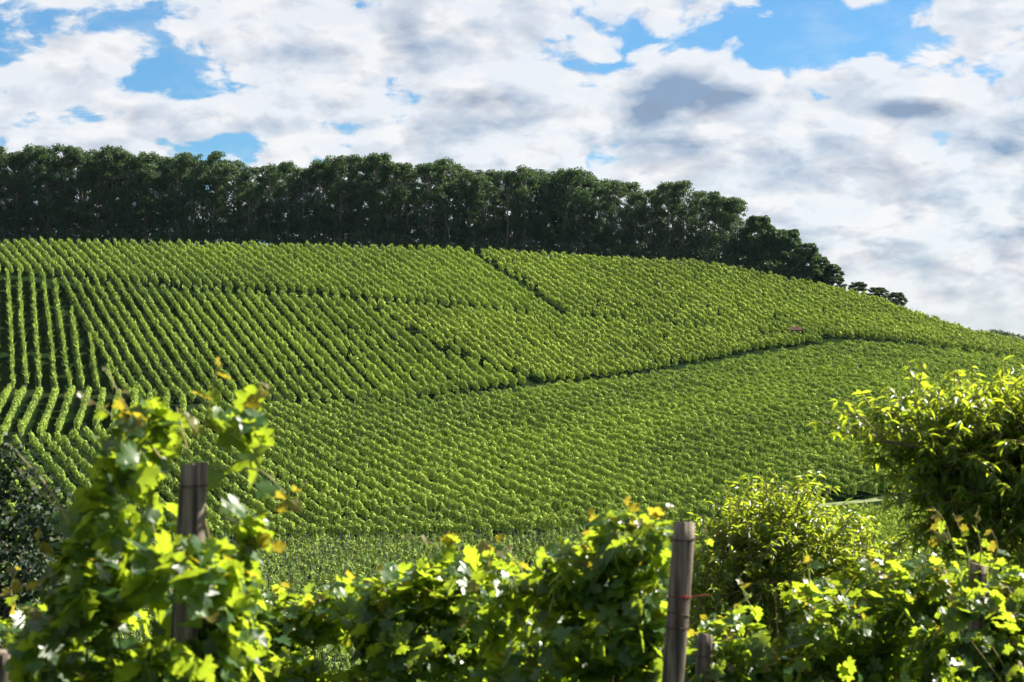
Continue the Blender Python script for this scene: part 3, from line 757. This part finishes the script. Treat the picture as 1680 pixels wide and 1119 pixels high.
vine('nearest blurred grapevine climbing round the left wooden post', 300, 7.15,
     [(330, 695, 7.0, 85, 55, .22), (340, 672, 7.0, 55, 32, .16), (250, 740, 7.0, 75, 70, .25), (385, 700, 7.0, 40, 40, .15), (230, 850, 7.1, 105, 85, .3), (330, 900, 6.95, 90, 100, .25), (200, 950, 7.0, 110, 80, .3), (280, 1040, 7.0, 125, 110, .35), (140, 1060, 7.1, 110, 80, .35), (375, 1010, 7.0, 40, 100, .2), (270, 1180, 7.0, 190, 110, .4), (300, 950, 6.6, 90, 65, .25), (310, 1040, 6.6, 90, 80, .25), (310, 885, 6.62, 50, 30, .12)],
     1450, .088, shoots=[
         ([(270, 760, 7), (225, 700, 6.95), (200, 655, 6.9), (172, 602, 6.9)], .006, 7, .055),
         ([(330, 720, 7), (345, 660, 7), (352, 620, 7), (358, 592, 7)], .005, 9, .07),
         ([(380, 720, 7), (410, 680, 7), (425, 650, 7), (432, 628, 7)], .005, 8, .07),
         ([(350, 770, 7), (420, 770, 6.9), (460, 800, 6.9), (488, 832, 6.9)], .005, 6, .10),
         ([(370, 860, 7), (420, 845, 6.9), (455, 830, 6.9), (505, 790, 6.9)], .004, 5, .07),
         ([(370, 900, 7), (420, 895, 6.9), (450, 890, 6.9), (468, 905, 6.9)], .005, 4, .10),
         ([(170, 960, 7), (120, 870, 6.9), (80, 800, 6.9), (15, 728, 6.9)], .006, 2, .04),
         ([(95, 832, 6.9), (60, 800, 6.9), (28, 766, 6.9)], .004, 1, .04),
         ([(230, 760, 7), (190, 690, 7), (160, 665, 7), (125, 640, 7)], .004, 7, .05),
         ([(180, 990, 7), (110, 930, 6.9), (75, 905, 6.9), (60, 880, 6.9)], .004, 7, .06),
         ([(170, 1010, 7), (90, 975, 6.9), (40, 960, 6.9), (12, 935, 6.9)], .004, 7, .06)], seed=3, young=.05, gapn=.03)
vine('leafy grapevine in the lower left corner behind the nearest vine', 60, 9.4,
     [(60, 1090, 9.3, 140, 90, .4), (160, 1060, 9.5, 90, 80, .35), (-60, 1100, 9.4, 120, 80, .4)], 760, .09, seed=4, young=.06,
     shoots=[([(60, 1040, 9.3), (30, 1000, 9.3), (20, 960, 9.3), (35, 930, 9.3)], .004, 7, .07), ([(130, 1010, 9.3), (110, 960, 9.3), (120, 920, 9.3), (95, 880, 9.3)], .004, 8, .07)])
C_ = [
 ('low grapevine at bottom centre left, right beside the nearest vine', 500, 10.6, [(470, 1050, 10.6, 110, 75, .4), (450, 1090, 10.3, 110, 70, .4), (560, 1040, 10.5, 100, 85, .4), (430, 1130, 10.6, 120, 80, .4), (560, 1140, 10.5, 130, 80, .4)], 1900, .075,
  [([(470, 1010, 10.5), (455, 980, 10.5), (462, 955, 10.5)], .004, 5, .08)]),
 ('grapevine with a tall leafy tuft at the bottom centre of the picture', 740, 10.0, [(700, 1020, 10.0, 110, 90, .4), (790, 990, 9.9, 90, 90, .4), (740, 930, 9.9, 50, 50, .25), (640, 1000, 10.2, 70, 70, .35), (740, 1130, 10.0, 180, 90, .45)], 1700, .078,
  [([(735, 940, 9.9), (720, 900, 9.9), (690, 885, 9.9), (672, 880, 9.9)], .004, 5, .09), ([(760, 930, 9.9), (750, 895, 9.9), (740, 880, 9.9)], .004, 6, .11), ([(880, 975, 9.7), (858, 940, 9.7), (842, 915, 9.7), (826, 893, 9.7)], .006, 3, .06), ([(800, 930, 9.8), (805, 900, 9.8), (815, 882, 9.8)], .004, 4, .08)]),
 ('dense grapevine with a high rounded top directly left of the tall bare post', 1010, 9.1, [(1040, 900, 9.1, 75, 70, .3), (960, 940, 9.2, 80, 70, .32), (1000, 1010, 9.1, 110, 100, .4), (890, 1000, 9.3, 70, 70, .35), (940, 1120, 9.2, 160, 90, .45), (1050, 1080, 9.1, 60, 110, .35)], 1800, .08,
  [([(985, 890, 9.1), (968, 860, 9.1), (962, 838, 9.1)], .004, 5, .07), ([(1060, 880, 9.1), (1085, 850, 9.1), (1095, 832, 9.1)], .004, 5, .08), ([(1035, 860, 9.1), (1030, 838, 9.1), (1025, 825, 9.1)], .004, 4, .07)]),
 ('pale leaved grapevine low beside the short dark stake, right of the tall post', 1230, 11.6, [(1230, 1070, 11.6, 110, 80, .4), (1160, 1110, 11.4, 60, 60, .3), (1330, 1040, 11.7, 110, 90, .4), (1260, 1150, 11.6, 170, 80, .4)], 1350, .078,
  [([(1240, 1010, 11.5), (1220, 975, 11.5), (1215, 950, 11.5)], .004, 6, .09), ([(1330, 970, 11.5), (1325, 935, 11.5), (1330, 915, 11.5)], .004, 6, .10), ([(1150, 900, 11.4), (1160, 885, 11.4), (1150, 868, 11.4)], .003, 3, .06)]),
 ('grapevine with scattered yellow leaves beneath the small peach tree, left of the half hidden post', 1460, 12.0, [(1440, 1000, 12.0, 100, 80, .4), (1500, 1060, 12.0, 110, 100, .45), (1400, 1080, 12.0, 110, 80, .4), (1530, 970, 12.0, 60, 50, .3)], 1600, .078,
  [([(1440, 950, 11.9), (1420, 915, 11.9), (1425, 890, 11.9)], .004, 5, .09), ([(1520, 950, 11.9), (1515, 910, 11.9), (1540, 870, 11.9), (1530, 845, 11.9)], .004, 7, .08)]),
 ('grapevine with curling pale shoots grown over the half hidden post at right', 1620, 11.3, [(1640, 1000, 11.5, 75, 80, .35), (1600, 1080, 11.3, 100, 90, .4), (1690, 1060, 11.5, 100, 110, .4), (1560, 1010, 11.2, 45, 60, .25), (1600, 1010, 10.75, 50, 40, .1), (1590, 1090, 10.7, 70, 60, .15)], 1600, .078,
  [([(1590, 960, 11.2), (1585, 900, 11.2), (1575, 870, 11.2), (1562, 842, 11.2)], .0045, 6, .07), ([(1600, 950, 11.2), (1608, 900, 11.2), (1600, 860, 11.2), (1605, 830, 11.2)], .0045, 6, .07), ([(1580, 950, 11.2), (1560, 890, 11.2), (1545, 850, 11.2), (1528, 832, 11.2)], .004, 6, .08), ([(1620, 950, 11.2), (1635, 900, 11.2), (1625, 870, 11.2)], .004, 4, .07)]),
]
for i, (lab, bp_, d0, bl, n, sz, sh) in enumerate(C_):
    vine(lab, bp_, d0, bl, n, sz, sh, seed=20 + i, young=.10 if i > 2 else .06, gapn=.02)

# ------------------------------------------------------------------ peach trees
def peach(label, bx_px, d, crown, nshoot, leaf, seed, name='peach_tree'):
    r = random.Random(seed)
    bx = (bx_px - 840) / F * d; origin = Vector((bx, d, float(zat(bx, d)))); root = empty(name, origin); tag(root, label, 'tree')
    E = [(at(px, py, dd), Vector((rx / F * dd, rd, ry / F * dd))) for (px, py, dd, rx, ry, rd) in crown]
    wts = [e[1].x * e[1].z for e in E]
    tb = MB(); fork = Vector((bx, d, origin.z + .9))
    tb.tube([Vector((0, 0, -.1)), Vector((.02, 0, .5)), fork - origin], [.06, .05, .045], 9)
    limbs = []
    for c, e in E:
        base = c + Vector((0, 0, -e.z * .4)); fork = Vector((bx, d, origin.z + .9))
        if e.x < .25:
            big = [q for q, w in E if w.x >= .25]; fork = min(big, key=lambda q: (q - c).length)
        m_ = fork.lerp(base, .5) + Vector((r.uniform(-.1, .1), r.uniform(-.1, .1), -.05))
        tb.tube([fork - origin, m_ - origin, base - origin], [.022, .015, .008], 7)
    sb = MB(); L = []
    for k in range(nshoot):
        c, e = r.choices(E, wts)[0]
        u = rnd_unit(r); rad = r.random() ** .4
        st = c + Vector((u.x * e.x, u.y * e.y, u.z * e.z)) * rad
        dr = Vector((u.x * .7, u.y * .5, .35 + max(0, u.z) * .6)) + rnd_unit(r) * .6; dr.normalize()
        end = st + dr * r.uniform(.18, .45)
        m_ = st.lerp(end, .55) + Vector((0, 0, .06)); n = 9
        pts = []
        for i in range(n + 1):
            f = i / n; pts.append(st * (1 - f) ** 2 + m_ * 2 * f * (1 - f) + end * f * f)
        sb.tube([q - origin for q in pts[::3]], [.006, .005, .004, .003, .0015][:len(pts[::3])], 4)
        for i in range(1, n + 1):
            for s_ in range(2):
                q = pts[i]; o = rnd_unit(r); o.z = -abs(o.z) * .3
                td = o + Vector((0, 0, -.35)) + (pts[i] - pts[i - 1]).normalized() * .5
                nn = Vector((0, 0, .8)) + rnd_unit(r) * .7
                L.append((q, frame(nn, td), leaf * r.uniform(.7, 1.15), 0, 0))
    place_leaves(root, origin, L, PLM, PL)
    obj('trunk', tb.mesh('trunk', M_bark), root); obj('branches', sb.mesh('branches', M_cane), root)
peach('large peach tree with drooping narrow leaves and dark shaded core at the right edge', 1620, 13.4,
      [(1590, 725, 13.2, 70, 40, .4), (1640, 725, 13.3, 80, 45, .45), (1545, 740, 13.1, 45, 35, .3), (1600, 770, 13.4, 80, 60, .5), (1680, 780, 13.4, 80, 80, .5), (1575, 830, 13.3, 45, 55, .35), (1450, 718, 12.9, 45, 12, .15), (1640, 870, 13.5, 90, 60, .5), (1760, 740, 13.4, 90, 90, .6), (1505, 690, 13.1, 25, 15, .15), (1495, 770, 13.2, 30, 18, .2)], 1150, .09, 5)
peach('small bright peach tree with narrow leaves behind the vines, right of the tall post', 1290, 17.5,
      [(1270, 875, 17.5, 75, 35, .4), (1240, 905, 17.5, 60, 35, .5), (1340, 900, 17.5, 45, 40, .45), (1190, 950, 17.4, 50, 60, .4), (1290, 950, 17.4, 110, 60, .5), (1410, 950, 17.4, 50, 50, .4), (1180, 1010, 17.2, 50, 50, .4), (1290, 845, 17.5, 30, 20, .3), (1280, 1040, 17.3, 130, 50, .5)], 1050, .082, 6)
# dark bush at the left edge
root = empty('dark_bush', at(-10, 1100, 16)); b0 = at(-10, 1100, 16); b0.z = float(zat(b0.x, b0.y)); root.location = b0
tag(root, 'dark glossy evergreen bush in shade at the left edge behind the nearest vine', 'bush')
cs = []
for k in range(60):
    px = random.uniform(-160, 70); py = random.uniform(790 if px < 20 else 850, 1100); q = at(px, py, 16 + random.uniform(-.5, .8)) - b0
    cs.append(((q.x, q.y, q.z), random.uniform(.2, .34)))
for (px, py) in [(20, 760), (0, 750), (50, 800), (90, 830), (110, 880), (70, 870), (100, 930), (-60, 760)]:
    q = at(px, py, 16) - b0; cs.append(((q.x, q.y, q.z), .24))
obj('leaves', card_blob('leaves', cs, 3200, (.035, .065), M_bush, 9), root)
tb = MB(); tb.tube([(0, 0, -.2), (.05, 0, .9), (.0, 0, 2.0), (-.05, 0, 2.8)], [.08, .06, .04, .02], 8)
for k in range(8): tb.tube([(0, 0, .6 + k * .2), (random.uniform(-.4, .4), random.uniform(-.2, .2), 1.1 + k * .2), (random.uniform(-.6, .6), random.uniform(-.3, .3), 1.6 + k * .2)], [.025, .018, .008], 5)
obj('trunk', tb.mesh('trunk', M_bark), root)

# ------------------------------------------------------------------ posts
def post(label, top, bot, d, w_px, seed, ties=(), twine=False, cat='post'):
    r = random.Random(seed)
    T = at(top[0], top[1], d); B = at(bot[0], bot[1], d); ax = (B - T).normalized()
    rad = w_px / F * d / 2
    zg = float(zat(B.x, B.y)) - .25; L = (zg - T.z) / ax.z; base = T + ax * L
    root = empty('wooden_post', base + ax * -.25); tag(root, label, cat)
    o0 = root.location.copy()
    V = []; Fq = []; seg, rings = 20, 26
    up = -ax; a = up.orthogonal().normalized(); b = up.cross(a)
    for i in range(rings + 1):
        f = i / rings; c = base.lerp(T, f) - o0
        for s in range(seg):
            th = 2 * math.pi * s / seg
            rr = rad * (1.04 - .05 * f) * (1 + .035 * noise.noise(Vector((math.cos(th) * 2, math.sin(th) * 2, f * 5 + seed))) + .02 * math.sin(th * 5 + seed))
            if i == rings: rr *= .93
            tilt = up * (rad * .18 * math.cos(th + seed) if i >= rings - 1 else 0)
            V.append(tuple(c + (a * math.cos(th) + b * math.sin(th)) * rr + tilt - (up * .006 if i == rings - 1 else up * 0)))
    for i in range(rings):
        for s in range(seg): s2 = (s + 1) % seg; Fq.append((i * seg + s, i * seg + s2, (i + 1) * seg + s2, (i + 1) * seg + s))
    V.append(tuple(T - o0)); k = len(V) - 1
    for s in range(seg): Fq.append((rings * seg + s, rings * seg + (s + 1) % seg, k, k))
    mb = MB(); mb.add(V, Fq); obj('shaft', mb.mesh('shaft', M_post), root)
    for (py, slope) in ties:
        f = (py - top[1]) / (bot[1] - top[1]); c = T.lerp(B, f) - o0
        pts = [c + (a * math.cos(q) + b * math.sin(q)) * rad * 1.05 + up * slope * math.cos(q) * rad for q in np.linspace(0, 2 * math.pi, 25)]
        m2 = MB(); m2.tube(pts, [.0022] * 25, 5); obj('wire_tie', m2.mesh('wire', M_wire), root)
    if twine:
        f = (978 - top[1]) / (bot[1] - top[1]); c = T.lerp(B, f) - o0
        m2 = MB(); pts = [c + (a * math.cos(q) + b * math.sin(q)) * rad * 1.06 for q in np.linspace(0, 2 * math.pi, 25)]
        m2.tube(pts, [.002] * 25, 5)
        k0 = c + Vector((rad * .35, -rad * 1.03, 0)); f2 = (1025 - top[1]) / (bot[1] - top[1]); c2 = T.lerp(B, f2) - o0 + Vector((-rad * .35, -rad * 1.02, 0))
        m2.tube([k0, k0.lerp(c2, .5), c2], [.0018] * 3, 5)
        m2.tube([k0, k0 + Vector((rad * 1.2, .01, .006)), k0 + Vector((rad * 2.3, .02, .008))], [.002, .0016, .001], 5)
        for q in range(4):
            kk = k0 + Vector((random.uniform(-.004, .004), -.004, random.uniform(-.004, .004))); m2.tube([kk - Vector((.004, 0, .003)), kk + Vector((0, -.003, .002)), kk + Vector((.005, 0, 0))], [.003, .004, .002], 6)
        obj('red_twine', m2.mesh('twine', M_red), root)
post('grey-brown wooden post with flat cut top inside the nearest blurred vine', (320, 760), (302, 1119), 6.85, 47, 1, ties=[(795, .1)])
post('tall bare leaning wooden post with red twine, between bottom centre and right vines', (1123, 858), (1103, 1119), 8.2, 37, 2, ties=[(882, .25), (1008, -.2), (1028, .1), (884, .1)], twine=True)
post('short dark wooden stake low beside the tall leaning post', (1157, 1040), (1152, 1119), 11.2, 26, 3, ties=[(1075, .1)])
post('weathered post half hidden in leaves under the large peach tree', (1604, 926), (1592, 1119), 11.25, 31, 4, ties=[(940, .1)])
post('grey post top at the very left edge of the picture', (8, 1070), (4, 1119), 8.6, 36, 5)
tot = sum(len(o.data.polygons) for o in bpy.data.objects if o.type == 'MESH')
print('POLYS', tot, 'OBJ', len(bpy.data.objects))
